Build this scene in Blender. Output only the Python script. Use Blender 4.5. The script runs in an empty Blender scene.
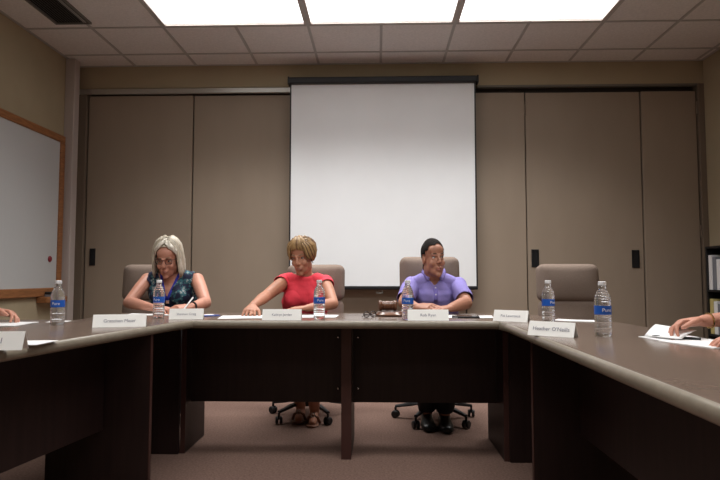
import bpy, bmesh, math, random
from mathutils import Vector, Matrix, Euler, noise
random.seed(7)
C = bpy.context.scene
COL = C.collection
PI = math.pi
V = Vector

# ------------------------------------------------------------------ materials
def mat(name, col, rough=.6, metal=0, spec=.5, noise_scale=None, noise_amt=.0, bump=0, bump_scale=80,
        trans=0, ior=1.45, stretch=None, col2=None, coat=0, alpha=1):
    m = bpy.data.materials.new(name); m.use_nodes = True
    nt = m.node_tree; N = nt.nodes; L = nt.links
    b = N['Principled BSDF']
    b.inputs['Base Color'].default_value = (*col, 1)
    b.inputs['Roughness'].default_value = rough
    b.inputs['Metallic'].default_value = metal
    b.inputs['Specular IOR Level'].default_value = spec
    b.inputs['Transmission Weight'].default_value = trans
    b.inputs['IOR'].default_value = ior
    b.inputs['Coat Weight'].default_value = coat
    b.inputs['Alpha'].default_value = alpha
    tc = N.new('ShaderNodeTexCoord'); mp = N.new('ShaderNodeMapping')
    L.new(tc.outputs['Object'], mp.inputs['Vector'])
    if stretch: mp.inputs['Scale'].default_value = stretch
    if noise_scale:
        n = N.new('ShaderNodeTexNoise'); n.inputs['Scale'].default_value = noise_scale
        n.inputs['Detail'].default_value = 6
        L.new(mp.outputs[0], n.inputs['Vector'])
        r = N.new('ShaderNodeValToRGB')
        c2 = col2 or tuple(c*(1-noise_amt) for c in col)
        r.color_ramp.elements[0].color = (*c2, 1); r.color_ramp.elements[0].position = .35
        r.color_ramp.elements[1].color = (*col, 1); r.color_ramp.elements[1].position = .65
        L.new(n.outputs['Fac'], r.inputs[0]); L.new(r.outputs[0], b.inputs['Base Color'])
    if bump:
        n2 = N.new('ShaderNodeTexNoise'); n2.inputs['Scale'].default_value = bump_scale
        n2.inputs['Detail'].default_value = 5
        L.new(mp.outputs[0], n2.inputs['Vector'])
        bp = N.new('ShaderNodeBump'); bp.inputs['Strength'].default_value = bump
        bp.inputs['Distance'].default_value = .01
        L.new(n2.outputs['Fac'], bp.inputs['Height']); L.new(bp.outputs[0], b.inputs['Normal'])
    return m

M = {}
M['wall'] = mat('beige_wall_paint', (.43,.36,.24), .8, noise_scale=3, noise_amt=.06, bump=.1, bump_scale=200)
M['ceil_tile'] = mat('ceiling_tile', (.82,.80,.78), .9, noise_scale=60, noise_amt=.10, bump=.25, bump_scale=120)
M['grid'] = mat('ceiling_grid_metal', (.46,.45,.43), .5)
M['carpet'] = mat('mauve_carpet', (.245,.155,.125), .95, noise_scale=90, noise_amt=.35, bump=.6, bump_scale=300, spec=.1)
M['door'] = mat('taupe_partition_vinyl', (.34,.27,.205), .65, noise_scale=5, noise_amt=.05, bump=.08, bump_scale=400, stretch=(1,1,.3))
M['seam'] = mat('dark_seam', (.05,.04,.035), .7)
M['black'] = mat('black_plastic', (.012,.012,.014), .4)
M['blackmatte'] = mat('black_matte', (.01,.01,.01), .8)
M['alu'] = mat('brushed_aluminium', (.52,.51,.47), .35, metal=.6)
M['greytrim'] = mat('grey_trim_paint', (.17,.165,.145), .6)
M['post'] = mat('pale_grey_post_paint', (.50,.44,.41), .5)
M['jamb'] = mat('brown_jamb_paint', (.20,.155,.115), .6)
M['screen'] = mat('matte_white_screen', (.90,.92,.94), .9, noise_scale=2, noise_amt=.03)
M['oak'] = mat('honey_oak', (.40,.17,.065), .45, noise_scale=9, noise_amt=.35, stretch=(8,1,8))
M['board'] = mat('whiteboard_enamel', (.60,.62,.63), .18)
M['top'] = mat('grey_brown_laminate', (.18,.130,.103), .22, noise_scale=35, noise_amt=.12, spec=.55)
M['edge'] = mat('grey_brown_edge_highlit', (.25,.215,.165), .30, noise_scale=30, noise_amt=.15)  # tan bullnose; the light it catches is mixed into the colour
M['mahog'] = mat('dark_mahogany', (.024,.012,.011), .45, noise_scale=6, noise_amt=.35, stretch=(6,6,.5), spec=.4)
M['mahog_edge'] = mat('mahogany_edge_band', (.055,.022,.018), .4)
M['chair'] = mat('taupe_upholstery', (.25,.19,.155), .85, noise_scale=250, noise_amt=.2, bump=.3, bump_scale=500, spec=.2)
M['paper'] = mat('white_paper', (.86,.86,.86), .8, noise_scale=6, noise_amt=.02)
M['card'] = mat('white_card', (.95,.95,.92), .7, noise_scale=6, noise_amt=.02)
M['ink'] = mat('grey_ink', (.30,.30,.36), .8)
M['label'] = mat('blue_bottle_label', (.015,.11,.52), .4)
M['whitecap'] = mat('white_plastic', (.85,.85,.87), .4)
M['skin1'] = mat('skin_light', (.60,.285,.20), .5, noise_scale=18, noise_amt=.10, bump=.1, bump_scale=150)
M['skin2'] = mat('skin_tanned', (.53,.245,.155), .5, noise_scale=18, noise_amt=.12, bump=.1, bump_scale=150)
M['skin3'] = mat('skin_olive', (.46,.215,.14), .5, noise_scale=18, noise_amt=.12, bump=.1, bump_scale=150)
M['lip'] = mat('lips', (.42,.17,.14), .45)
M['eyewhite'] = mat('shaded_eye_white', (.55,.50,.47), .2)  # darkened whites: shade of the eye sockets is put into the colour
M['iris'] = mat('dark_iris', (.03,.02,.015), .1)
M['brow'] = mat('brow_hair', (.06,.035,.02), .7)
M['browlight'] = mat('light_brow_hair', (.25,.17,.10), .7)
M['hairA'] = mat('ash_blonde_hair', (.62,.55,.43), .45, noise_scale=60, noise_amt=.35, stretch=(3,3,.4))
M['hairB'] = mat('silver_blonde_hair', (.78,.73,.63), .45, noise_scale=60, noise_amt=.25, stretch=(3,3,.4))
M['hairC'] = mat('golden_brown_hair', (.23,.125,.05), .45, noise_scale=50, noise_amt=.5, stretch=(3,3,.5))
M['hairD'] = mat('honey_highlight_hair', (.42,.26,.11), .45, noise_scale=50, noise_amt=.35, stretch=(3,3,.5))
M['hairE'] = mat('chestnut_hair', (.14,.065,.03), .5, noise_scale=50, noise_amt=.4)
M['hairF'] = mat('near_black_hair', (.014,.010,.008), .8, noise_scale=120, noise_amt=.5, bump=.6, bump_scale=300, spec=.2)
M['coral'] = mat('coral_knit', (.93,.07,.105), .75, noise_scale=12, noise_amt=.1, bump=.25, bump_scale=40, spec=.25)
M['lavender'] = mat('lavender_pique', (.31,.265,.62), .85, noise_scale=10, noise_amt=.1, bump=.3, bump_scale=350, spec=.2)
M['lavdark'] = mat('lavender_placket', (.22,.18,.53), .85)
M['lanyard'] = mat('royal_blue_ribbon', (.03,.035,.42), .6)
M['denim'] = mat('dark_denim', (.03,.035,.06), .9, noise_scale=200, noise_amt=.4)
M['blackcloth'] = mat('black_trouser_cloth', (.013,.013,.016), .9)
M['cream'] = mat('cream_blouse', (.5,.45,.38), .85)
M['greyshirt'] = mat('grey_shirt', (.22,.23,.26), .85)
M['leather'] = mat('black_shoe_leather', (.012,.012,.012), .35)
M['sandal'] = mat('tan_sandal_leather', (.22,.1,.06), .5)
M['walnut'] = mat('polished_walnut', (.19,.075,.035), .28, noise_scale=14, noise_amt=.45, stretch=(1,6,6), coat=.4)
M['steel'] = mat('steel', (.7,.7,.7), .25, metal=1)
M['gold'] = mat('gold', (.8,.6,.3), .25, metal=1)
M['red'] = mat('dark_red_plastic', (.25,.02,.03), .4)
M['yellow'] = mat('pale_yellow_plastic', (.6,.5,.2), .5)
M['bluepen'] = mat('blue_pen_plastic', (.05,.10,.45), .3)
M['darkframe'] = mat('dark_glasses_frame', (.03,.015,.015), .3)
def clear_mat():
    m = bpy.data.materials.new('clear_bottle_plastic'); m.use_nodes = True
    nt = m.node_tree; N = nt.nodes; L = nt.links; b = N['Principled BSDF']
    b.inputs['Base Color'].default_value = (.93,.95,.97,1); b.inputs['Roughness'].default_value = .06
    b.inputs['Transmission Weight'].default_value = .93; b.inputs['IOR'].default_value = 1.22
    w = N.new('ShaderNodeTexWave'); w.bands_direction = 'Z'; w.inputs['Scale'].default_value = 28
    w.inputs['Distortion'].default_value = .6
    tc = N.new('ShaderNodeTexCoord'); L.new(tc.outputs['Object'], w.inputs['Vector'])
    bp = N.new('ShaderNodeBump'); bp.inputs['Strength'].default_value = .35; bp.inputs['Distance'].default_value = .004
    L.new(w.outputs['Fac'], bp.inputs['Height']); L.new(bp.outputs[0], b.inputs['Normal'])
    return m
M['clear'] = clear_mat()
def lens_mat():
    m = mat('clear_lens', (1,1,1), .02, trans=1, ior=1.05); return m
M['lens'] = lens_mat()
def light_mat():
    m = bpy.data.materials.new('fluorescent_diffuser'); m.use_nodes = True
    nt = m.node_tree; N = nt.nodes; L = nt.links; N.remove(N['Principled BSDF'])
    e = N.new('ShaderNodeEmission'); e.inputs[0].default_value = (1,.99,.975,1); e.inputs[1].default_value = 3
    L.new(e.outputs[0], N['Material Output'].inputs[0]); return m
M['light'] = light_mat()
def pattern_mat():
    m = bpy.data.materials.new('navy_teal_print'); m.use_nodes = True
    nt = m.node_tree; N = nt.nodes; L = nt.links; b = N['Principled BSDF']; b.inputs['Roughness'].default_value = .8
    v = N.new('ShaderNodeTexVoronoi'); v.inputs['Scale'].default_value = 45
    n = N.new('ShaderNodeTexNoise'); n.inputs['Scale'].default_value = 24; n.inputs['Detail'].default_value = 3
    tc = N.new('ShaderNodeTexCoord'); L.new(tc.outputs['Object'], v.inputs['Vector']); L.new(tc.outputs['Object'], n.inputs['Vector'])
    r = N.new('ShaderNodeValToRGB'); cr = r.color_ramp; cr.interpolation = 'CONSTANT'
    cr.elements[0].color = (.012,.016,.05,1); cr.elements[1].position = .52; cr.elements[1].color = (.03,.12,.15,1)
    e = cr.elements.new(.60); e.color = (.32,.36,.36,1)
    e = cr.elements.new(.66); e.color = (.02,.03,.09,1)
    L.new(n.outputs['Fac'], r.inputs[0]); L.new(r.outputs[0], b.inputs['Base Color'])
    return m
M['print'] = pattern_mat()

# ------------------------------------------------------------------ mesh helpers
def tag(o, label=None, cat=None, group=None, kind=None):
    if label: o['label'] = label
    if cat: o['category'] = cat
    if group: o['group'] = group
    if kind: o['kind'] = kind
    return o
def obj(name, bm, m, parent=None, smooth=False, loc=None):
    me = bpy.data.meshes.new(name)
    bmesh.ops.recalc_face_normals(bm, faces=bm.faces[:])
    bm.to_mesh(me); bm.free()
    for mm in (m if isinstance(m, (list, tuple)) else [m]): me.materials.append(mm)
    o = bpy.data.objects.new(name, me); COL.objects.link(o)
    if parent: o.parent = parent
    if loc: o.location = loc
    if smooth:
        for p in me.polygons: p.use_smooth = True
        if smooth == 'auto':
            for e in me.edges: pass
            try: me.set_sharp_from_angle(angle=math.radians(40))
            except Exception: pass
    return o
def empty(name, loc, rz=0):
    o = bpy.data.objects.new(name, None); COL.objects.link(o)
    o.location = loc; o.rotation_euler = (0,0,rz); o.empty_display_size = .1
    return o
def B(): return bmesh.new()
def box(bm, x0,x1,y0,y1,z0,z1, bev=0, seg=2, mx=None):
    r = bmesh.ops.create_cube(bm, size=1)
    vs = r['verts']
    for v in vs:
        v.co = V(((x0+x1)/2+v.co.x*(x1-x0), (y0+y1)/2+v.co.y*(y1-y0), (z0+z1)/2+v.co.z*(z1-z0)))
    if mx is not None:
        for v in vs: v.co = mx @ v.co
    if bev:
        es = list({e for v in vs for e in v.link_edges})
        bmesh.ops.bevel(bm, geom=es, offset=bev, segments=seg, affect='EDGES', profile=.5)
    return bm
def ringverts(bm, pts): return [bm.verts.new(p) for p in pts]
def bridge(bm, a, b):
    n = len(a)
    for i in range(n): bm.faces.new((a[i], a[(i+1)%n], b[(i+1)%n], b[i]))
def lathe(bm, prof, n=24, mx=Matrix.Identity(4)):
    rings = []
    for r, z in prof:
        if r < 1e-6: rings.append([bm.verts.new(mx @ V((0,0,z)))])
        else: rings.append(ringverts(bm, [mx @ V((r*math.cos(2*PI*i/n), r*math.sin(2*PI*i/n), z)) for i in range(n)]))
    for a, b in zip(rings, rings[1:]):
        if len(a)==1 and len(b)==1: continue
        if len(a)==1:
            for i in range(n): bm.faces.new((a[0], b[(i+1)%n], b[i]))
        elif len(b)==1:
            for i in range(n): bm.faces.new((a[i], a[(i+1)%n], b[0]))
        else: bridge(bm, a, b)
    return bm
def loft(bm, rings):       # rings: (center, axisX*rx, axisY*ry)
    n = 20; prev = None; first = None
    for c, ax, ay in rings:
        r = ringverts(bm, [c + ax*math.cos(2*PI*i/n) + ay*math.sin(2*PI*i/n) for i in range(n)])
        if prev: bridge(bm, prev, r)
        else: first = r
        prev = r
    bm.faces.new(first); bm.faces.new(prev)
def frame_of(d):
    d = d.normalized(); u = V((0,0,1)) if abs(d.z) < .9 else V((0,1,0))
    x = d.cross(u).normalized(); return x, x.cross(d).normalized()
def cone(bm, a, b, ra, rb, n=14):      # rounded limb segment with ball ends
    a = V(a); b = V(b)
    ball(bm, a, (ra,)*3, 10); ball(bm, b, (rb,)*3, 10)
    if (b-a).length < 1e-5: return
    x, y = frame_of(b-a)
    r0 = ringverts(bm, [a + x*ra*math.cos(2*PI*i/n) + y*ra*math.sin(2*PI*i/n) for i in range(n)])
    r1 = ringverts(bm, [b + x*rb*math.cos(2*PI*i/n) + y*rb*math.sin(2*PI*i/n) for i in range(n)])
    bridge(bm, r0, r1); bm.faces.new(r0); bm.faces.new(r1)
def ball(bm, c, r, n=14, mx=None):
    q = bmesh.ops.create_uvsphere(bm, u_segments=n+2, v_segments=n, radius=1)
    c = V(c)
    for v in q['verts']:
        v.co = V((v.co.x*r[0]+c.x, v.co.y*r[1]+c.y, v.co.z*r[2]+c.z))
        if mx is not None: v.co = mx @ v.co
def tube(bm, pts, r, n=8, mat_i=0, flat=1.0, taper=None):
    pts = [V(p) for p in pts]; prev = None; px = None
    for k, p in enumerate(pts):
        d = (pts[min(k+1,len(pts)-1)] - pts[max(k-1,0)]).normalized()
        if px is None: x, y = frame_of(d)
        else:
            x = (px - d*px.dot(d)).normalized(); y = d.cross(x)
        px = x
        rr = r if taper is None else r*taper[k]
        ring = ringverts(bm, [p + x*rr*math.cos(2*PI*i/n) + y*rr*flat*math.sin(2*PI*i/n) for i in range(n)])
        if prev:
            for i in range(n):
                f = bm.faces.new((prev[i], prev[(i+1)%n], ring[(i+1)%n], ring[i])); f.material_index = mat_i
        else: bm.faces.new(ring).material_index = mat_i
        prev = ring
    bm.faces.new(prev).material_index = mat_i
def prism(bm, poly, z0, z1):
    a = ringverts(bm, [(x,y,z0) for x,y in poly]); b = ringverts(bm, [(x,y,z1) for x,y in poly])
    bridge(bm, a, b); bm.faces.new(a[::-1]); bm.faces.new(b)
    return a, b
def copy_tree(o, parent=None):
    c = o.copy(); COL.objects.link(c)
    if parent: c.parent = parent
    for ch in [k for k in bpy.data.objects if k.parent == o]: copy_tree(ch, c)
    return c
def bake(o):            # turn the modifier result into plain mesh data
    dg = bpy.context.evaluated_depsgraph_get(); dg.update()
    me = bpy.data.meshes.new_from_object(o.evaluated_get(dg))
    o.modifiers.clear(); o.data = me
    for p in me.polygons: p.use_smooth = True
def text_mesh(name, body, size, m, parent, mx, align='CENTER'):
    cu = bpy.data.curves.new(name, 'FONT'); cu.body = body; cu.size = size; cu.align_x = align; cu.align_y = 'CENTER'
    cu.extrude = .0002
    t = bpy.data.objects.new(name+'_source', cu); COL.objects.link(t)
    dg = bpy.context.evaluated_depsgraph_get(); dg.update()
    me = bpy.data.meshes.new_from_object(t.evaluated_get(dg))
    bpy.data.objects.remove(t); bpy.data.curves.remove(cu)
    me.materials.clear(); me.materials.append(m)
    me.transform(mx)
    o = bpy.data.objects.new(name, me); COL.objects.link(o); o.parent = parent
    return o

# ------------------------------------------------------------------ room
XL, XR, YB, YF, H = -2.99, 3.15, 5.95, -2.6, 3.06
def S(name, bm, m, **k): return tag(obj(name, bm, m, **k), kind='structure')
S('floor', box(B(), XL-.1,XR+.1,YF-.1,YB+.1,-.1,0), M['carpet'])
S('wall_left', box(B(), XL-.1,XL,YF,YB+.1,0,H+.1), M['wall'])
S('wall_right', box(B(), XR,XR+.1,YF,YB+.1,0,H+.1), M['wall'])
S('wall_front', box(B(), XL-.1,XR+.1,YF-.1,YF,0,H+.1), M['wall'])
bm = B(); box(bm, XL,XR,YB,YB+.1,0,H+.1); box(bm, XL,XR,5.80,YB,2.835,H)
S('wall_back', bm, M['wall'])
# ceiling: tiles and T-bar grid
TX0 = -.58; T = .61
LX = (-3, -1, 1, )                       # fixture left tile lines (in tiles from TX0)
ROWS = [4.26, 1.82, -.62]                # fixture near edges
def tile_hole(cx, cy):
    for ry in ROWS:
        if ry-.01 < cy < ry+.62 and TX0-2*T < cx < TX0+4*T: return True
    return False
bm = B(); gm = B()
box(gm, XL,XR,YF,YB,H+.06,H+.16)
xs = [TX0+k*T for k in range(-5,8)]; ys = [4.87+k*T for k in range(-13,3)]
xs2 = sorted(set([XL]+[x for x in xs if XL<x<XR]+[XR])); ys2 = sorted(set([YF]+[y for y in ys if YF<y<5.8]+[5.8]))
VENT = (-2.66,-2.36,3.98,4.77)
for i in range(len(xs2)-1):
    for j in range(len(ys2)-1):
        cx = (xs2[i]+xs2[i+1])/2; cy = (ys2[j]+ys2[j+1])/2
        if tile_hole(cx, cy): continue
        box(bm, xs2[i],xs2[i+1],ys2[j],ys2[j+1],H,H+.015)
S('ceiling', bm, M['ceil_tile'])
g = B()
for x in xs2[1:-1]:
    for j in range(len(ys2)-1):
        cy = (ys2[j]+ys2[j+1])/2
        inside = tile_hole(x+.02, cy) and tile_hole(x-.02, cy)
        if inside and round((x-TX0)/T) % 2 == 1: continue
        box(g, x-.0115,x+.0115,ys2[j],ys2[j+1],H-.006,H+.001)
for y in ys2[1:-1]: box(g, XL,XR,y-.0115,y+.0115,H-.0055,H+.0012)
box(g, XL,XR,5.775,5.80,H-.005,H+.001); box(g, XL,XL+.025,YF,5.8,H-.005,H+.001); box(g, XR-.025,XR,YF,5.8,H-.005,H+.001)
S('trim_1', g, M['grid'])
S('trim_2', gm, M['blackmatte'])
# light fixtures
lights = [('left','left'),('middle','middle'),('right','right')]
for r, ry in enumerate(ROWS):
    for k in range(3):
        x0 = TX0+(-2+2*k)*T
        if r > 0: pass
        e = empty('ceiling_light', (x0+T, ry+T/2, H))
        nm = ['leftmost','middle','rightmost'][k]
        if r == 0: tag(e, f'{nm} of the three glowing rectangular ceiling lights in front of the back wall', 'ceiling light', 'recessed fluorescent ceiling lights')
        else: tag(e, f'{nm} glowing ceiling light of the row {"over the open floor between the tables" if r==1 else "over and behind the camera side of the room"}', 'ceiling light', 'recessed fluorescent ceiling lights')
        w, d = T-.0115, T/2-.0115
        f = B()
        for a,b_,c_,d_ in ((-w,w,-d,-d+.018),(-w,w,d-.018,d),(-w,-w+.018,-d+.018,d-.018),(w-.018,w,-d+.018,d-.018)):
            box(f, a,b_,c_,d_,-.004,.05)
        obj('frame', f, M['post'], e)
        obj('diffuser', box(B(), -w+.018,w-.018,-d+.018,d-.018,.012,.020), M['light'], e)
        ld = bpy.data.lights.new('fluorescent_tubes', 'AREA'); ld.shape = 'RECTANGLE'; ld.size = 2*w-.04; ld.size_y = 2*d-.04
        ld.energy = (21,15,12)[r]; ld.color = (1,.985,.965); ld.spread = math.radians((110,132,100)[r])
        lo_ = bpy.data.objects.new('fluorescent_tubes', ld); COL.objects.link(lo_); lo_.parent = e; lo_.location = (0,0,.006)
# vent register
e = empty('ceiling_vent', ((VENT[0]+VENT[1])/2,(VENT[2]+VENT[3])/2,H-.012)); tag(e, 'long dark ceiling air register near the left wall', 'vent')
w = (VENT[1]-VENT[0])/2; d = (VENT[3]-VENT[2])/2
f = B()
for a,b_,c_,d_ in ((-w,w,-d,-d+.015),(-w,w,d-.015,d),(-w,-w+.015,-d+.015,d-.015),(w-.015,w,-d+.015,d-.015)): box(f,a,b_,c_,d_,-.003,.012)
obj('frame', f, M['greytrim'], e)
s = B()
for i in range(12):
    x = -w+.025+i*(2*w-.05)/11
    box(s, -.009,.009,-d+.015,d-.015,-.001,.001, mx=Matrix.Translation((x,0,.004))@Matrix.Rotation(.7,4,'Y'))
obj('louvre', s, M['greytrim'], e)
obj('backing', box(B(), -w+.01,w-.01,-d+.01,d-.01,.010,.0115), M['blackmatte'], e)

# partition doors across the back wall
seams = [-2.888,-1.831,-.77,.30,.85,1.437,2.553,3.087]
for i, (a,b_) in enumerate(zip(seams, seams[1:])):
    top = 2.765
    yd = 5.82 + (.012 if i % 2 else 0)
    d = S(f'door_{i+1}', box(B(), a+.006,b_-.006,yd,yd+.05,.01,top, bev=.003), M['door'])
    hs = {0:[(-2.83,-2.785,1.08,1.236)], 5:[(1.485,1.545,1.062,1.222),(2.44,2.50,1.055,1.215)]}.get(i, [])
    for (p,q,u,w_) in hs:
        hb = B(); box(hb, p-.006,q+.006,yd-.006,yd+.001,u-.006,w_+.006, bev=.002)
        box(hb, p,p+.008,yd-.014,yd-.005,u,w_); box(hb, q-.008,q,yd-.014,yd-.005,u,w_); box(hb,p,q,yd-.014,yd-.005,w_-.01,w_)
        obj('door_handle', hb, M['black'], d)
    if i in (5,6):
        for z in (2.60,1.40,.25):
            h = B(); lathe(h, [(0,-.06),(.009,-.06),(.009,.06),(0,.06)], 12, Matrix.Translation((a if i==5 else b_, yd-.009, z)))
            if i == 5 and z == 1.40: h.free(); continue
            obj('hinge', h, M['jamb'], d)
bk = B()
box(bk, seams[0],seams[-1],5.885,5.90,0,2.83)
S('trim_3', bk, M['seam'])
S('trim_4', box(B(), -2.97,.9,5.775,5.81,2.775,2.825, bev=.004), M['alu'])
S('trim_5', box(B(), .98,3.09,5.80,5.85,2.815,2.835), M['greytrim'])
S('trim_6', box(B(), XL,-2.894,5.79,5.9,0,2.83, bev=.004), M['jamb'])
S('trim_7', box(B(), 3.092,XR,5.79,5.9,0,2.83, bev=.004), M['jamb'])
S('trim_8', box(B(), XL,-2.895,5.55,5.65,0,H-.006, bev=.008), M['post'])

# projection screen
e = empty('projection_screen', (.045,5.70,2.88)); tag(e, 'white pull-down projection screen hanging on the taupe partition', 'projection screen')
hb = B(); box(hb, -.912,.905,-.045,.04,-.055,.008, bev=.012); obj('housing', hb, M['black'], e)
for sx in (-.905,.912): obj('end_cap', box(B(), sx-.008,sx+.008,-.048,.045,-.062,.012, bev=.004), M['black'], e)
for sx in (-.80,.80): obj('wall_bracket', box(B(), sx-.02,sx+.02,.038,.0995,-.03,.004), M['black'], e)
sc = B(); nx, nz = 30, 20; rows = []
for j in range(nz+1):
    z = -.04 - j*(1.965)/nz
    rows.append([sc.verts.new((-.885+i*1.77/nx, .003*math.sin(i*.5)*math.sin(j*.16), z)) for i in range(nx+1)])
for j in range(nz):
    for i in range(nx): sc.faces.new((rows[j][i],rows[j][i+1],rows[j+1][i+1],rows[j+1][i]))
scr = obj('fabric', sc, [M['screen']], e, smooth=True)
md = scr.modifiers.new('s','SOLIDIFY'); md.thickness = .002; bake(scr); scr.data.set_sharp_from_angle(angle=math.radians(30))
for sx in (-.888,.888): obj('side_border', box(B(), sx-.006,sx+.006,-.006,.006,-2.01,-.05), M['black'], e)
obj('bottom_bar', box(B(), -.895,.895,-.012,.014,-2.037,-2.003, bev=.008), M['black'], e)
h = B(); tube(h, [(-.05,0,-2.035),(-.06,0,-2.07),(0,0,-2.07),(-.01,0,-2.035)], .004); obj('pull_handle', h, M['greytrim'], e)

# whiteboard on left wall
e = empty('whiteboard', (XL,4.4,.79)); tag(e, 'oak-framed whiteboard on the left wall', 'whiteboard')
obj('writing_surface', box(B(), .0,.014,-1.25,1.12,.06,1.45), M['board'], e)
obj('frame_top', box(B(), 0,.03,-1.27,1.14,1.435,1.50, bev=.006), M['oak'], e)
obj('frame_bottom', box(B(), 0,.035,-1.27,1.14,.0,.075, bev=.006), M['oak'], e)
for y in (1.07,-1.27): obj('frame_side', box(B(), 0,.03,y,y+.07,.075,1.435, bev=.006), M['oak'], e)
obj('marker_ledge', box(B(), 0,.10,.78,1.12,-.055,-.002, bev=.006), M['oak'], e)
m_ = B(); lathe(m_, [(0,0),(.028,0),(.028,.006),(.022,.012),(0,.013)], 20, Matrix.Translation((XL+.015,5.35,1.125))@Matrix.Rotation(PI/2,4,'Y'))
tag(obj('magnet', m_, M['red'], smooth='auto'), 'small dark red round magnet on the whiteboard', 'magnet')
e = empty('board_eraser', (XL+.065,5.30,.789)); tag(e, 'black board eraser on the ledge under the whiteboard', 'eraser')
obj('grip', box(B(), -.025,.025,-.06,.06,.018,.042, bev=.008), M['black'], e)
obj('felt', box(B(), -.024,.024,-.059,.059,0,.018), M['greyshirt'], e)
# black bookcase at right edge
e = empty('bookcase', (3.05,5.26,0)); tag(e, 'black bookcase against the right wall at the edge of the picture', 'bookcase')
for y in (-.24,.222): obj('side_panel', box(B(), -.10,.098,y,y+.018,0,1.235, bev=.002), M['black'], e)
for z in (.05,.44,.83,1.217): obj('shelf', box(B(), -.098,.09,-.222,.222,z,z+.018), M['black'], e)
obj('back_panel', box(B(), .09,.098,-.222,.222,0,1.235), M['black'], e)
for z, cols in ((.848,('paper','greyshirt','paper','greyshirt','paper','black')),(.458,('yellow','paper','greyshirt','paper','black','paper'))):
    for i, c in enumerate(cols):
        y = 5.43-i*.062; hgt = .31 - .02*(i%3)
        b_ = B(); box(b_, 2.965,3.135,y-.0,y+.052,z,z+hgt, bev=.004)
        wh = {'paper':'white','greyshirt':'grey','yellow':'pale yellow','black':'black'}[c]
        pos = ('first','second','third','fourth','fifth','sixth')[i]
        tag(obj('binder', b_, M[c]), f'{wh} binder, {pos} from the back wall on the {"upper" if z>.6 else "lower"} bookcase shelf', 'binder', 'binders in the bookcase')

# ------------------------------------------------------------------ tables
ZT, TH = .74, .042
def tabletop(poly, bev_sides, parent):
    bm = B(); a, b_ = prism(bm, poly, ZT-TH, ZT)
    n = len(poly); es = []
    bm.edges.ensure_lookup_table()
    for i in range(n):
        if i in bev_sides:
            for r in (a, b_):
                for e in r[i].link_edges:
                    if e.other_vert(r[i]) is r[(i+1)%n]: es.append(e)
    bmesh.ops.bevel(bm, geom=es, offset=.0195, segments=5, affect='EDGES', profile=.5)
    bm.normal_update(); bmesh.ops.recalc_face_normals(bm, faces=bm.faces[:])
    for f in bm.faces:
        if abs(f.normal.z) < .985: f.material_index = 1
    return obj('tabletop', bm, [M['top'],M['edge']], parent, smooth='auto')
def panel(name, parent, a, b_, z0, z1, th=.025):     # upright board between two plan points
    a = V(a); b_ = V(b_); L_ = (b_-a).length; ang = math.atan2(b_.y-a.y, b_.x-a.x)
    mx = Matrix.Translation((a.x,a.y,0)) @ Matrix.Rotation(ang,4,'Z')
    bm = B(); box(bm, 0,L_,-th/2,th/2,z0,z1, bev=.0015, seg=1, mx=mx)
    for f in bm.faces:
        n = f.normal
    o = obj(name, bm, [M['mahog']], parent)
    e = B(); 
    return o
def edgeband(parent, p, ang, z0, z1):
    mx = Matrix.Translation((p[0],p[1],0)) @ Matrix.Rotation(ang,4,'Z')
    return obj('edge_band', box(B(), -.0135,.0135,-.0015,.0015,z0,z1, mx=mx), M['mahog_edge'], parent)
def bolt(parent, x, y, z):
    bm = B(); lathe(bm, [(0,.005),(.006,.004),(.008,.0),(0,0)], 12, Matrix.Translation((x,y,z))@Matrix.Rotation(PI/2,4,'X'))
    obj('bolt', bm, M['steel'], parent, smooth=True)
def table(name_label, poly, bev):
    e = empty('conference_table', (0,0,0)); tag(e, name_label, 'table', 'dark conference tables set in a horseshoe')
    tabletop(poly, bev, e); return e
UZ = ZT-TH
t = table('conference table under the coral-topped woman, left half of the front row', [(-.955,3.085),(-.17,3.075),(-.17,3.72),(-.955,3.72)], (0,2))
for lx, y0 in ((-1.0725,3.32),(-.1835,3.235)):
    l = panel('leg', t, (lx,y0),(lx,3.69),0,UZ); edgeband(l,(lx,y0-.001),0,0,UZ)
panel('modesty_panel', t, (-1.058,3.42),(-.197,3.42),.262,UZ,.02)
bolt(t,-.225,3.405,.625); bolt(t,-.225,3.405,.34)
t = table('conference table in front of the man in lavender, right half of the front row', [(-.17,3.075),(.61,3.07),(.61,3.72),(-.17,3.72)], (0,2))
for lx, y0 in ((-.1565,3.235),(.672,3.225)):
    l = panel('leg', t, (lx,y0),(lx,3.69),0,UZ); edgeband(l,(lx,y0-.001),0,0,UZ)
panel('modesty_panel', t, (-.143,3.42),(.658,3.42),.262,UZ,.02)
bolt(t,-.115,3.405,.625); bolt(t,-.115,3.405,.34)
# left corner and side
t = table('corner table on the left where the side row meets the front row', [(-1.0,2.93),(-.955,3.085),(-.955,3.72),(-1.60,3.72),(-1.575,3.13),(-1.575,2.93)], (0,2,3))
panel('leg', t, (-1.60,3.31),(-1.09,3.31),0,UZ); panel('leg', t, (-1.58,3.33),(-1.58,3.68),0,UZ)
t = table('long side table on the left with the blue-labelled bottle and two name cards', [(-1.275,1.10),(-1.0,2.93),(-1.575,2.93),(-1.60,3.13),(-2.02,3.13),(-2.02,1.10)], (0,3,4,5))
panel('leg', t, (-1.52,2.76),(-1.045,2.76),0,UZ); edgeband(t,(-1.043,2.76),PI/2,0,UZ)
panel('leg', t, (-1.9,1.2),(-1.33,1.2),0,UZ)
panel('modesty_panel', t, (-1.47,1.22),(-1.26,2.74),.27,UZ,.02)
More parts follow.
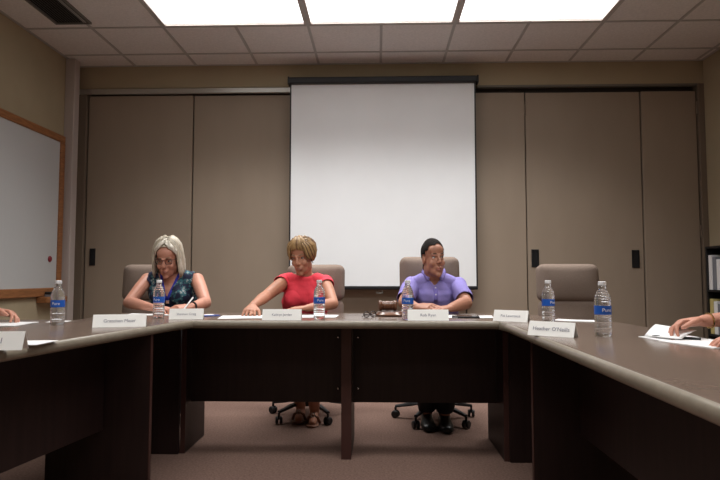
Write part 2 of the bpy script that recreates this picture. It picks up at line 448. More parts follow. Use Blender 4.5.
# right corner and side
t = table('corner table on the right before the empty chair', [(.61,3.07),(.61,2.93),(1.215,2.93),(1.19,3.12),(.97,3.34),(.88,3.72),(.61,3.72)], (0,2,3,4,5))
panel('leg', t, (.6855,3.215),(1.12,3.215),0,UZ)
t = table('long side table on the right with two blue-labelled bottles', [(.59,.55),(1.215,.55),(1.215,2.93),(.61,2.93)], (0,1,3))
panel('leg', t, (.690,2.74),(1.16,2.74),0,UZ); edgeband(t,(.688,2.74),PI/2,0,UZ)
panel('leg', t, (.68,.65),(1.16,.65),0,UZ)
panel('modesty_panel', t, (.90,.665),(.90,2.725),.27,UZ,.02)

# ------------------------------------------------------------------ chairs
def cushion(w, h, d, r, bulge):
    # rounded pad in the XZ plane, thickness along Y, with bulging faces
    bm = B(); n = 14; grid = {}
    for side in (-1, 1):
        for i in range(n+1):
            for j in range(n+1):
                u = i/n*2-1; v = j/n*2-1
                # map square to rounded rectangle
                x = u*w/2; z = v*h/2
                ex = max(abs(x)-(w/2-r),0); ez = max(abs(z)-(h/2-r),0)
                if ex>0 and ez>0:
                    L_ = max(ex,ez); k = L_/math.hypot(ex,ez)
                    x = math.copysign(w/2-r+ex*k, x); z = math.copysign(h/2-r+ez*k, z)
                edge = min(1, (1-max(abs(u),abs(v)))*4.0)
                y = side*(d/2*(.35+.65*math.sin(edge*PI/2)) + bulge*(1-u*u)*(1-v*v)*edge)
                grid[side,i,j] = bm.verts.new((x,y,z))
    for side in (-1,1):
        for i in range(n):
            for j in range(n):
                bm.faces.new([grid[side,i,j],grid[side,i+1,j],grid[side,i+1,j+1],grid[side,i,j+1]])
    for i in range(n):
        for (a,b_) in (((i,0),(i+1,0)),((i,n),(i+1,n)),((0,i),(0,i+1)),((n,i),(n,i+1))):
            bm.faces.new([grid[-1,*a],grid[-1,*b_],grid[1,*b_],grid[1,*a]])
    return bm
def xf(bm, mx):
    for v in bm.verts: v.co = mx @ v.co
    return bm
def make_chair():
    e = empty('office_chair', (0,0,0))
    s_ = cushion(.46,.46,.09,.07,.012); xf(s_, Matrix.Translation((0,0,.445))@Matrix.Rotation(PI/2,4,'X'))
    obj('seat', s_, M['chair'], e, smooth=True)
    lean = Matrix.Rotation(math.radians(-8),4,'X')
    up = cushion(.435,.27,.085,.05,.018); xf(up, Matrix.Translation((0,.295,.92))@lean)
    obj('backrest_upper', up, M['chair'], e, smooth=True)
    lo = cushion(.425,.32,.07,.05,.02); xf(lo, Matrix.Translation((0,.262,.64))@lean)
    obj('backrest_lower', lo, M['chair'], e, smooth=True)
    sp = B(); tube(sp, [(0,.10,.40),(0,.27,.42),(0,.33,.55),(0,.355,.85)], .028, 10, flat=.4); obj('back_support', sp, M['black'], e, smooth=True)
    c = B(); lathe(c, [(0,.10),(.03,.10),(.03,.26),(.018,.26),(.018,.41),(.07,.41),(.07,.425),(0,.425)], 18); obj('column', c, M['black'], e, smooth='auto')
    b_ = B(); lathe(b_, [(0,.075),(.05,.08),(.05,.13),(0,.135)], 18)
    for k in range(5):
        a = 2*PI*k/5+.35; dr = V((math.cos(a),math.sin(a),0))
        tube(b_, [dr*.03+V((0,0,.115)), dr*.16+V((0,0,.10)), dr*.275+V((0,0,.078))], .026, 8, flat=.7, taper=[1,.8,.55])
    obj('star_base', b_, M['black'], e, smooth='auto')
    for k in range(5):
        a = 2*PI*k/5+.35; dr = V((math.cos(a),math.sin(a),0)); c = B()
        for sgn in (-1,1):
            t_ = Matrix.Translation(dr*.275+V((0,0,.0265)))@Matrix.Rotation(a+1.0+k,4,'Z')@Matrix.Translation((0,sgn*.014,0))@Matrix.Rotation(PI/2,4,'X')
            lathe(c, [(0,-.009),(.020,-.009),(.026,-.004),(.026,.004),(.020,.009),(0,.009)], 16, t_)
        lathe(c, [(0,.03),(.008,.03),(.008,.075),(0,.075)], 10, Matrix.Translation(dr*.275))
        obj('caster', c, M['black'], e, smooth='auto')
    return e
ch0 = make_chair()
CH = [(-1.66,4.16,.08,'taupe office chair behind the woman with long grey-blonde hair'),
      (-.485,4.20,-.06,'taupe office chair behind the woman in the coral top'),
      (.385,4.12,.03,'taupe office chair behind the man in the lavender polo shirt'),
      (1.345,4.06,-.04,'empty taupe office chair behind the right-hand corner table'),
      (1.66,1.98,-PI/2,'taupe office chair of the person whose hands lift papers at the right edge'),
      (-2.50,2.72,PI/2,'taupe office chair of the person whose fingers show at the left edge')]
for i, (x,y,a,l) in enumerate(CH):
    c = ch0 if i == 0 else copy_tree(ch0)
    if i == 2:      # the man's backrest is set higher
        for k_ in [k for k in bpy.data.objects if k.parent == c and k.name.startswith('backrest')]: k_.location.z = .055
    c.location = (x,y,0); c.rotation_euler.z = a; tag(c, l, 'chair', 'taupe office chairs around the tables')

# ------------------------------------------------------------------ small things on the tables
def make_bottle():
    e = empty('water_bottle', (0,0,ZT))
    b_ = B(); R_ = .0305
    prof = [(0,.004),(.016,.0),(.027,.002),(R_,.008),(R_,.03),(R_-.0015,.034),(R_,.038),(R_,.052),(R_-.0015,.056),(R_,.06),(R_,.078),(R_-.001,.081),(R_-.001,.117),(R_,.12),
            (R_,.135),(.0285,.148),(.024,.16),(.018,.172),(.0135,.180),(.0135,.186),(.0155,.187),(.0155,.189),(.0125,.190),(.0125,.192),(0,.192)]
    lathe(b_, prof, 28); obj('body', b_, M['clear'], e, smooth=True)
    l = B(); lathe(l, [(R_-.0015,.083),(R_+.0006,.083),(R_+.0006,.116),(R_-.0015,.116)], 32); lab = obj('label_wrap', l, M['label'], e, smooth='auto')
    k = B(); lathe(k, [(0,.1925),(.0148,.1925),(.0148,.205),(.013,.207),(0,.207)], 24); obj('cap', k, M['whitecap'], e, smooth='auto')
    # lettering wrapped round the label
    t = text_mesh('lettering', 'Pure', .019, M['whitecap'], lab, Matrix.Identity(4))
    for v in t.data.vertices:
        a = v.co.x/R_; v.co = V((math.sin(a)*(R_+.001+v.co.z), -math.cos(a)*(R_+.001+v.co.z), v.co.y+.0995))
    return e
bt = make_bottle()
BT = [(-1.505,2.79,.2,'water bottle on the left side table, nearest the whiteboard'),
      (-1.205,3.28,-.1,'water bottle in front of the woman with long grey-blonde hair'),
      (-.315,3.22,.3,'water bottle in front of the woman in the coral top'),
      (.155,3.17,-.2,'water bottle between the wooden gavel and the name card of the man in lavender'),
      (.835,2.985,.6,'water bottle behind the name card, in front of the empty chair'),
      (.850,2.31,.15,'water bottle on the right side table, largest in the picture')]
for i, (x,y,a,l) in enumerate(BT):
    c = bt if i == 0 else copy_tree(bt)
    c.location = (x,y,ZT); c.rotation_euler.z = a; tag(c, l, 'bottle', 'clear water bottles with white caps and blue labels')

def name_card(p0, p1, text, label, h=.056, size=.021):
    p0 = V((*p0,0)); p1 = V((*p1,0)); w = (p1-p0).length; ang = math.atan2(p1.y-p0.y, p1.x-p0.x)
    c = (p0+p1)/2
    e = empty('name_card', (c.x,c.y,ZT), ang); tag(e, label, 'name card', 'folded white name cards')
    bm = B(); d = .022; th = .0006
    for s_ in (-1,1):
        pts = [(-w/2,s_*d+d,.0004),(w/2,s_*d+d,.0004),(w/2,d,h),(-w/2,d,h)]
        vs = [bm.verts.new(p) for p in pts]; bm.faces.new(vs)
    o = obj('folded_card', bm, M['card'], e)
    md = o.modifiers.new('s','SOLIDIFY'); md.thickness = th; md.offset = 0; bake(o)
    for p in o.data.polygons: p.use_smooth = False
    tilt = math.atan2(h, d)
    mx = Matrix.Translation((0,d*.47-.0012,h*.50)) @ Matrix.Rotation(tilt,4,'X')
    text_mesh('lettering', text, size, M['ink'], o, mx)
    return e
name_card((-1.262,2.63),(-1.045,2.69),'Gretchen Meier','white name card at the inner edge of the left side table, wholly in view')
name_card((-1.10,3.14),(-.925,3.165),'Shannon Craig','white name card at the left corner, before the woman with long hair', size=.017)
name_card((-.602,3.11),(-.398,3.11),'Kathryn Jordan','white name card in front of the woman in the coral top', size=.017)
name_card((.152,3.10),(.362,3.10),'Rob Ryan','white name card in front of the man in the lavender polo shirt')
name_card((.585,3.10),(.735,3.0),'Pat Lawrence','white name card at the right corner, left of the bottle', size=.019)
name_card((.578,2.36),(.718,2.245),"Heather O'Neills",'white name card on the right side table nearest the large bottle', h=.054, size=.021)
name_card((-1.295,1.80),(-1.092,1.825),'Michael','white name card cut off by the left edge of the picture', size=.026)

def sheet(name, c, w, d, ang, label, th=.0008, z=ZT, mm='paper', cat='paper', tilt=None, group='white sheets of paper on the tables'):
    bm = B(); n = 8
    for i in range(n):
        pass
    box(bm, -w/2,w/2,-d/2,d/2,0,th)
    bmesh.ops.subdivide_edges(bm, edges=[e for e in bm.edges if abs((e.verts[0].co-e.verts[1].co).x) > w*.9], cuts=8)
    for v in bm.verts: v.co.z += .0006 + .0008*math.sin(v.co.x/w*5+ang) + .0002
    o = obj(name, bm, M[mm]); o.location = (c[0],c[1],z); o.rotation_euler = (0,0,ang)
    tag(o, label, cat, group); return o
sheet('paper', (-1.80,2.78), .30,.24,.1, 'loose sheets on the left side table left of the bottle', th=.003)
sheet('paper', (-1.60,2.98), .10,.08,.2, 'small slip of paper right behind the bottle on the left side table')
sheet('paper', (-1.22,2.02), .20,.14,.0, 'sheet behind the name card cut off at the left edge')
sheet('paper', (-1.36,3.56), .28,.20,.05, 'sheet under the forearms of the woman with long grey-blonde hair')
sheet('paper', (-1.02,3.50), .10,.14,.1, 'paper slip to the right of the long-haired woman\'s hands')
sheet('paper', (-.76,3.35), .24,.26,.15, 'sheet under the reaching hand of the woman in coral')
sheet('paper', (-.38,3.40), .30,.22,-.03, 'sheet behind the bottle of the woman in coral', th=.002)
sheet('paper', (.36,3.42), .17,.24,-.1, 'sheet behind the name card of the man in lavender')
sheet('paper', (.585,3.40), .11,.20,-.15, 'sheet right of the black phone')
sheet('paper', (1.03,3.09), .26,.11,-.55, 'sheet in front of the empty chair, between two bottles', th=.003)
sheet('paper', (1.10,2.06), .19,.22,.35, 'stack of sheets under the hands at the right edge, lowest', th=.003)
sheet('paper', (1.08,2.23), .2,.15,.1, 'sheets under the lifted page at the right edge', th=.002)
# the lifted page
bm = B(); q = [V((.985,2.27,ZT+.006)),V((1.05,2.13,ZT+.008)),V((1.135,2.19,ZT+.034)),V((1.045,2.31,ZT+.046))]
n = 6; G = [[bm.verts.new(q[0].lerp(q[1],j/n).lerp(q[3].lerp(q[2],j/n),i/n)+V((0,0,.003*math.sin(i/n*PI)))) for j in range(n+1)] for i in range(n+1)]
for i in range(n):
    for j in range(n): bm.faces.new((G[i][j],G[i+1][j],G[i+1][j+1],G[i][j+1]))
o = obj('paper', bm, M['paper'], smooth=True); md = o.modifiers.new('s','SOLIDIFY'); md.thickness=.0008; bake(o)
tag(o, 'page being lifted by the hand at the right edge', 'paper', 'white sheets of paper on the tables')
def pen(a, b_, m, label, clip=True):
    a = V(a); b_ = V(b_); d = (b_-a).normalized(); x,y = frame_of(d)
    mx = Matrix(((x.x,y.x,d.x,a.x),(x.y,y.y,d.y,a.y),(x.z,y.z,d.z,a.z),(0,0,0,1)))
    L_ = (b_-a).length
    e = empty('pen', a); tag(e, label, 'pen', 'pens on the tables'); mx = Matrix.Translation(-a)@mx
    bm = B(); lathe(bm, [(0,0),(.001,.0),(.0038,.012),(.0042,.02),(.0042,L_*.62),(0,L_*.62)], 12, mx); obj('barrel', bm, m, e, smooth='auto')
    bm = B(); lathe(bm, [(0,L_*.6),(.0048,L_*.6),(.0048,L_),(0,L_)], 12, mx); c = obj('cap', bm, m, e, smooth='auto')
    return e
pen((-.90,3.42,ZT+.005),(-1.0,3.36,ZT+.005), M['bluepen'], 'blue pen lying right of the name card at the left corner')
pen((1.0,2.24,ZT+.0095),(1.12,2.135,ZT+.0095), M['black'], 'dark pen on the sheets under the lifted page')
pen((-1.155,3.50,ZT+.012),(-1.115,3.60,ZT+.10), M['whitecap'], 'white pen held by the woman with long grey-blonde hair')
# phone
e = empty('mobile_phone', (.48,3.33,ZT), -.1); tag(e, 'black mobile phone lying on the table right of the man', 'phone')
obj('case', box(B(), -.075,.075,-.036,.036,0,.010, bev=.004), M['black'], e)
obj('screen', box(B(), -.068,.068,-.032,.032,.010,.0106), M['iris'], e)
# gavel and block
e = empty('sound_block', (.068,3.47,ZT)); tag(e, 'round dark wooden sounding block under the gavel', 'sounding block')
bm = B(); lathe(bm, [(0,0),(.078,0),(.084,.004),(.086,.010),(.080,.016),(.074,.019),(.070,.024),(.066,.0265),(0,.0265)], 40); obj('block', bm, M['walnut'], e, smooth='auto')
bm = B(); lathe(bm, [(0,.0265),(.055,.0265),(.053,.0285),(0,.0285)], 32); obj('strike_plate', bm, M['mahog_edge'], e, smooth='auto')
e = empty('gavel', (.055,3.47,ZT+.0285)); tag(e, 'brown turned wooden gavel lying on its sounding block', 'gavel')
bm = B(); mx = Matrix.Translation((0,0,.031))@Matrix.Rotation(.06,4,'Z')@Matrix.Rotation(PI/2,4,'Y')
pr = [(0,-.052),(.026,-.052),(.0305,-.047),(.0305,-.036),(.026,-.033),(.023,-.030),(.026,-.027),(.026,-.020),(.024,-.017),(.0255,-.010),(.0265,0),(.0255,.010),(.024,.017),(.026,.020),(.026,.027),(.023,.030),(.026,.033),(.0305,.036),(.0305,.047),(.026,.052),(0,.052)]
lathe(bm, pr, 32, mx); obj('head', bm, M['walnut'], e, smooth=True)
bm = B(); mx = Matrix.Translation((0,0,.031))@Matrix.Rotation(-PI/2-.09,4,'X')@Matrix.Rotation(0,4,'Y')
lathe(bm, [(0,.02),(.008,.02),(.007,.05),(.009,.09),(.010,.13),(.013,.17),(.014,.20),(.009,.215),(0,.218)], 18, mx); obj('handle', bm, M['walnut'], e, smooth=True)
# folded eyeglasses
e = empty('eyeglasses', (-.045,3.33,ZT), .7); tag(e, 'folded dark-rimmed eyeglasses lying left of the gavel', 'eyeglasses')
for sx in (-.024,.024):
    bm = B(); tube(bm, [(sx+.020*math.cos(a),.0,.018+.015*math.sin(a)) for a in [2*PI*k/16 for k in range(17)]], .0028, 6); r_ = obj('rim', bm, M['darkframe'], e, smooth=True)
    bm = B(); lathe(bm, [(0,-.0008),(.018,-.0008),(.018,.0008),(0,.0008)], 20, Matrix.Translation((sx,0,.018))@Matrix.Rotation(PI/2,4,'X')); obj('lens', bm, M['lens'], r_)
bm = B(); tube(bm, [(-.005,0,.022),(0,-.002,.025),(.005,0,.022)], .002,6); obj('bridge', bm, M['darkframe'], e)
for sx in (-1,1):
    bm = B(); tube(bm, [(sx*.045,0,.022),(sx*.046,.006+.004*sx,.02),(-sx*.03,.012+.003*sx,.012),(-sx*.045,.012+.003*sx,.004)], .0022,6); obj('temple_arm', bm, M['darkframe'], e)

# ------------------------------------------------------------------ people
def hand(bm, w, d, n, thumb, curl=(.25,.35,.25), k=1.0, spread=.10):
    """w wrist point, d pointing direction, n palm-facing direction, thumb: +1/-1 side"""
    d = d.normalized(); n = (n - d*n.dot(d)).normalized(); s_ = d.cross(n)*thumb
    K = .088*k
    loft(bm, [(w-d*.01, s_*.026*k, n*.018*k), (w+d*.02*k, s_*.032*k, n*.017*k), (w+d*.055*k, s_*.041*k, n*.015*k), (w+d*K, s_*.040*k, n*.012*k)])
    L_ = (.072,.082,.076,.060)
    for i in range(4):
        off = (.031,.0103,-.0105,-.031)[i]*k
        a = (1.5-i)*spread
        p = w + d*(K-.004-abs(i-1.2)*.004*k) + s_*off
        dr = (d*math.cos(a) + s_*math.sin(a)).normalized()
        r = (.0088,.0090,.0086,.0076)[i]*k; ang = 0; axis_n = n
        for j, (fr, c) in enumerate(zip((.46,.31,.25), curl)):
            ang += c
            v = dr*math.cos(ang) + n*math.sin(ang)
            q_ = p + v*L_[i]*k*fr
            cone(bm, p, q_, r, r*.92, 10); p = q_; r *= .92
    p = w + d*.022*k + s_*.024*k
    v1 = (d*.75+s_*.62+n*.25).normalized(); v2 = (d*.92+s_*.22+n*.35).normalized()
    cone(bm, p, p+v1*.045*k, .014*k, .0105*k); cone(bm, p+v1*.045*k, p+v1*.045*k+v2*.032*k, .0105*k, .0095*k); 
    p2 = p+v1*.045*k+v2*.032*k; cone(bm, p2, p2+v2*.024*k, .0095*k, .008*k)

def person(root_loc, rz, label, J, skin, male=False, vox=.0042):
    """J: joints in the person's own frame: faces -Y; 'r' = own right = -X side"""
    e = empty('person', root_loc, rz); tag(e, label, 'person', 'people seated at the tables')
    bm = B(); X = V((1,0,0)); Yv = V((0,1,0)); k = 1.08 if male else 1.0
    pel, wst, chs, nb = J['pelvis'], J['waist'], J['chest'], J['neck']
    sh = [J['shr'], J['shl']]
    half = (sh[1]-sh[0]).length/2; sx = (sh[1]-sh[0]).normalized()
    ax = (nb-pel).normalized(); fy = sx.cross(ax).normalized()
    top = (sh[0]+sh[1])/2
    R_ = [(pel-ax*.09, .15*k,.10*k),(pel, .165*k,.125*k),(pel.lerp(wst,.5), .155*k if not male else .15,.12*k),(wst,.135*k*(1.06 if male else 1),.11*k),
          (wst.lerp(chs,.55),.148*k,.115*k),(chs, half*.93,.118*k),(chs.lerp(top,.55), half*.98,.098*k),(top-ax*.005, half*.86,.070*k),(top+ax*.030, half*.50,.054*k),(top+ax*.05, .055,.05)]
    loft(bm, [(c, sx*a, fy*b_) for c,a,b_ in R_])
    if not male:
        for s_ in (-1,1): ball(bm, chs+sx*.068*s_-fy*.0-V((0,.0,0))+(-fy if fy.y>0 else fy)*.075-ax*.01, (.06,.055,.06), 12)
    hm = J['head_mx']; hc = hm.translation
    nr = .062 if male else .050
    cone(bm, nb-ax*.03, hm @ V((0,-.02,-.055)), nr*1.05, nr)
    for s0_ in sh:
        cone(bm, nb-ax*.030, s0_*.75+nb*.25-ax*.004, .044*k, .040*k); cone(bm, chs.lerp(top,.6), s0_*.9+top*.1-ax*.012, .07, .046*k)
    bones = [('torso', pel, wst, .15), ('torso', wst, chs, .15), ('torso', chs, top, .14), ('torso', sh[0]*.8+top*.2, sh[1]*.8+top*.2, .07)]
    ar = (.050,.040,.038,.026) if male else (.044,.036,.034,.022)
    for tagn in 'rl':
        s0, el, wr = J['sh'+tagn], J['el'+tagn], J['wr'+tagn]
        ball(bm, s0, (ar[0]*1.02,)*3); cone(bm, s0, s0.lerp(el,.45), ar[0], ar[0]*.98); cone(bm, s0.lerp(el,.45), el, ar[0]*.98, ar[1])
        m_ = el.lerp(wr,.3); cone(bm, el, m_, ar[1], ar[2]*1.08); cone(bm, m_, wr, ar[2]*1.08, ar[3])
        d, n, th, curl = J['hand'+tagn]
        hand(bm, wr + d.normalized()*.01, d, n, th, curl, 1.06 if male else .97)
        bones += [('upper'+tagn, s0, el, ar[0]), ('fore'+tagn, el, wr, ar[2]), ('hand'+tagn, wr, wr+d.normalized()*.16, .05)]
        hp, kn, an = J['hip'+tagn], J['kn'+tagn], J['an'+tagn]
        cone(bm, hp, kn, .085*k, .058*k); cone(bm, kn, kn.lerp(an,.3), .056*k, .058*k); cone(bm, kn.lerp(an,.3), an, .058*k, .035*k)
        tf = J.get('foot'+tagn, V((0,-1,0)))
        cone(bm, an+V((0,0,-.035)), an+tf*.12+V((0,0,-.062)), .034*k, .024*k); cone(bm, an, an-tf*.03+V((0,0,-.05)), .034*k, .030*k)
        bones += [('leg'+tagn, hp, kn, .08), ('leg'+tagn, kn, an, .055), ('foot'+tagn, an+V((0,0,-.05)), an+tf*.13+V((0,0,-.06)), .04)]
    # head, in its own frame (x side, y forward, z up)
    def hb(c, r, n=16): ball(bm, c, r, n, hm)
    def hc_(a, b_, r1, r2): cone(bm, hm@V(a), hm@V(b_), r1, r2, 10)
    wd = 1.04 if male else 1.0
    hb((0,-.014,.034), (.074*wd,.096,.090)); hb((0,.016,-.025), (.0635*wd,.070,.088)); hb((0,.030,-.078), (.050*wd,.050,.040))
    hb((0,.040,-.060), (.047,.046,.040))
    hb((0,.066,-.106), (.022*wd,.018,.017)); hb((0,.055,.045), (.058,.035,.04))
    for s_ in (-1,1):
        hb((s_*.037,.058,-.034), (.024,.024,.024)); hc_((s_*.042,.073,.016),(s_*.012,.084,.014),.0095,.0095)
        hb((s_*.0755*wd,-.010,-.010), (.0075,.016,.028), 10); hb((s_*.012,.096,-.034), (.0085,.010,.0075), 10)
        hc_((s_*.045,.071,.0105),(s_*.019,.0785,.0115),.0045,.005)
        hc_((s_*.043,.073,-.008),(s_*.020,.0765,-.008),.004,.004)
        hb((s_*.052*wd,.006,-.060), (.016,.030,.03), 10)
    hc_((0,.084,.010),(0,.106,-.028),.0075,.0105)
    hb((0,.075,-.062), (.026,.014,.020), 10)
    hc_((-.020,.086,-.062),(0,.094,-.059),.0045,.0055); hc_((.020,.086,-.062),(0,.094,-.059),.0045,.0055)
    hc_((-.016,.085,-.071),(.016,.085,-.071),.0065,.0065); hc_((-.008,.089,-.071),(.008,.089,-.071),.006,.006)
    o = obj('body', bm, skin, e)
    md = o.modifiers.new('r','REMESH'); md.mode = 'VOXEL'; md.voxel_size = vox; md.use_smooth_shade = True
    md = o.modifiers.new('s','SMOOTH'); md.factor = .5; md.iterations = 4
    bake(o)
    # eyes, brows, lips
    for s_ in (-1,1):
        bm = B(); ball(bm, (s_*.031,.0675,.002), (.0128,.0128,.0122), 12, hm); ey = obj('eye', bm, M['eyewhite'], e, smooth=True)
        bm = B(); ball(bm, (s_*.031+J.get('gaze',0),.0772,.001), (.0058,.0042,.0058), 10, hm); obj('iris', bm, M['iris'], ey, smooth=True)
        bm = B(); tube(bm, [hm@V(p) for p in ((s_*.050,.075,.019),(s_*.038,.086,.026),(s_*.016,.0935,.022))], .0038, 6, flat=.8, taper=[.6,1,.9]); obj('eyebrow', bm, M['brow'] if male else M['browlight'], e, smooth=True)
        bm = B(); tube(bm, [hm@V(p) for p in ((s_*.047,.0745,.003),(s_*.038,.0805,.008),(s_*.028,.082,.009),(s_*.017,.079,.004))], .0022, 6, taper=[.5,1,1,.6]); obj('eyelash_line', bm, M['brow'], e, smooth=True)
    bm = B(); tube(bm, [hm@V(p) for p in ((-.023,.084,-.0715),(-.012,.0945,-.0645),(0,.0985,-.0640),(.012,.0945,-.0645),(.023,.084,-.0715))], .0036, 8, flat=.8, taper=[.4,.9,.9,.9,.4])
    tube(bm, [hm@V(p) for p in ((-.020,.084,-.0735),(-.010,.0925,-.0735),(0,.095,-.0735),(.010,.0925,-.0735),(.020,.084,-.0735))], .0042, 8, flat=.8, taper=[.4,.9,1,.9,.4])
    obj('lips', bm, M['lip'], e, smooth=True)
    return e, o, bones

def classify(p, bones):
    best = None; bd = 9; bt_ = 0
    for name, a, b_, r in bones:
        ab = b_-a; t_ = max(0, min(1, (p-a).dot(ab)/ab.length_squared)); d = (p-(a+ab*t_)).length/r
        if d < bd: bd = d; best = name; bt_ = t_
    return best, bt_
def garment(name, parent, body, test, off, m, folds=.0, th=.003):
    """cloth shell: copies the body surface where test(co) holds, lifted by off(co)"""
    me = body.data; bm = bmesh.new(); bm.from_mesh(me)
    keep = {}
    for v in bm.verts: keep[v.index] = test(v.co)
    kill = [v for v in bm.verts if not keep[v.index]]
    bm.normal_update()
    nrm = {v: v.normal.copy() for v in bm.verts}
    for v in bm.verts:
        if keep[v.index]:
            o_ = off(v.co) if callable(off) else off
            f = folds*noise.noise(V((v.co.x*9, v.co.y*9, v.co.z*16)))
            f += folds*.5*math.sin((v.co.x*1.2+v.co.z*.9)*60+4*noise.noise(v.co*7))
            v.co = v.co + nrm[v]*(o_ + f)
    bmesh.ops.delete(bm, geom=kill, context='VERTS')
    bmesh.ops.smooth_vert(bm, verts=bm.verts[:], factor=.5, use_axis_x=True, use_axis_y=True, use_axis_z=True)
    bmesh.ops.smooth_vert(bm, verts=bm.verts[:], factor=.5, use_axis_x=True, use_axis_y=True, use_axis_z=True)
    seen = set(); isl = []
    for v in bm.verts:
        if v in seen: continue
        st = [v]; seen.add(v); comp = []
        while st:
            q = st.pop(); comp.append(q)
            for e_ in q.link_edges:
                w_ = e_.other_vert(q)
                if w_ not in seen: seen.add(w_); st.append(w_)
        isl.append(comp)
    isl.sort(key=len)
    bmesh.ops.delete(bm, geom=[v for c_ in isl[:-1] for v in c_], context='VERTS')
    me2 = bpy.data.meshes.new(name); bm.to_mesh(me2); bm.free(); me2.materials.append(m)
    o = bpy.data.objects.new(name, me2); COL.objects.link(o); o.parent = parent
    md = o.modifiers.new('s','SOLIDIFY'); md.thickness = th; md.offset = 1
    bake(o); o.data.materials.clear(); o.data.materials.append(m)
    return o
def headmx(c, yaw, pitch, roll, sc=(.91,.94,1.0)):
    # head y axis = forward (-Y world when yaw 0); yaw>0 turns towards +X; pitch>0 looks down
    return Matrix.Translation(c) @ Matrix.Rotation(PI+yaw,4,'Z') @ Matrix.Rotation(-pitch,4,'X') @ Matrix.Rotation(roll,4,'Y') @ Matrix.Diagonal((*sc,1))
def shoe(parent, an, tf, m, name='shoe', low=False):
    tf = tf.normalized(); s_ = tf.cross(V((0,0,1)))
    bm = B(); z0 = an.z-.085
    z0 = 0
    rg = [(-.065,.028,.030,.035),(-.05,.036,.034,.040),(0,.038,.036,.05),(.05,.040,.034,.036),(.11,.047,.026,.028),(.16,.042,.020,.022),(.19,.022,.014,.016)]
    loft(bm, [(V((an.x,an.y,0))+tf*t_+V((0,0,h_+.004)), s_*a, V((0,0,1))*h_) for t_,a,_,h_ in rg])
    return obj(name, bm, m, parent, smooth=True)

def std_legs(J, x, ya, spread=.10, foot=None):
    J['pelvis'] = V((x,ya,.585))
    for t_, s_ in (('r',-1),('l',1)):
        J['hip'+t_] = V((x+s_*.085, ya-.01, .575)); J['kn'+t_] = V((x+s_*spread, ya-.42, .555)); J['an'+t_] = V((x+s_*(spread-.01), ya-.28, .085))

DN = V((0,0,-1))
# --- woman on the left
ox, oy = -1.385, 4.12
def L3(x,y,z): return V((x-ox, y-oy, z))
J = {}; std_legs(J, 0, 0)
J['waist'] = L3(-1.385,4.085,.73); J['chest'] = L3(-1.385,4.035,.865); J['neck'] = L3(-1.385,4.00,1.0)
J['shr'] = L3(-1.555,4.01,.945); J['shl'] = L3(-1.215,4.01,.945)
J['elr'] = L3(-1.59,3.80,.80); J['ell'] = L3(-1.095,3.80,.80)
J['wrr'] = L3(-1.365,3.62,.777); J['wrl'] = L3(-1.125,3.60,.785)
J['handr'] = (V((1,-.35,-.05)), DN+V((0,.1,0)), 1, (.3,.45,.35)); J['handl'] = (V((-.65,-.6,-.02)), DN+V((-.3,0,0)), -1, (.5,.7,.5))
J['head_mx'] = headmx(L3(-1.392,3.935,1.084), .03, math.radians(15), 0)
w1, body, bones = person((ox,oy,0), 0, 'seated woman with long grey-blonde hair, glasses and a blue lanyard', J, M['skin1'])
nk = J['neck']; hm1 = J['head_mx']
def t_w1(c):
    n_, t_ = classify(c, bones)
    if n_ != 'torso': 
        return n_[:3] == 'upp' and False
    if c.z < .55: return False
    dx = abs(c.x-nk.x)
    if dx > .155: return False
    if c.z > nk.z-.01 and dx < .065: return False
    if c.y < nk.y+.01 and c.z > .835 + dx*1.9: return False
    return True
top1 = garment('sleeveless_top', w1, body, t_w1, .006, M['print'], .003)
def t_leg(c, bones_, shin=True, top=.66):
    n_, t_ = classify(c, bones_)
    return (n_[:3] == 'leg' and c.z > .10) or (n_ == 'torso' and c.z < top)
garment('trousers', w1, body, lambda c: t_leg(c, bones), .010, M['blackcloth'], .003)
for t_ in 'rl': shoe(w1, J['an'+t_], V((0,-1,0)), M['leather'])
# glasses
g_ = B()
for s_ in (-1,1):
    pts = [(s_*.034+a*.024, .094-abs(a*.004), .000+b_*.0165) for a,b_ in ((-1,-.6),(-1,.8),(-.7,1),(.7,1),(1,.8),(1,-.5),(.6,-1),(-.6,-1),(-1,-.6))]
    tube(g_, [hm1@V(p) for p in pts], .0024, 6)
    tube(g_, [hm1@V(p) for p in ((s_*.058,.088,.010),(s_*.078,.06,.010),(s_*.080,.0,.008))], .0024, 6)
tube(g_, [hm1@V(p) for p in ((-.011,.094,.006),(0,.098,.009),(.011,.094,.006))], .0024, 6)
obj('glasses', g_, M['darkframe'], w1, smooth=True)
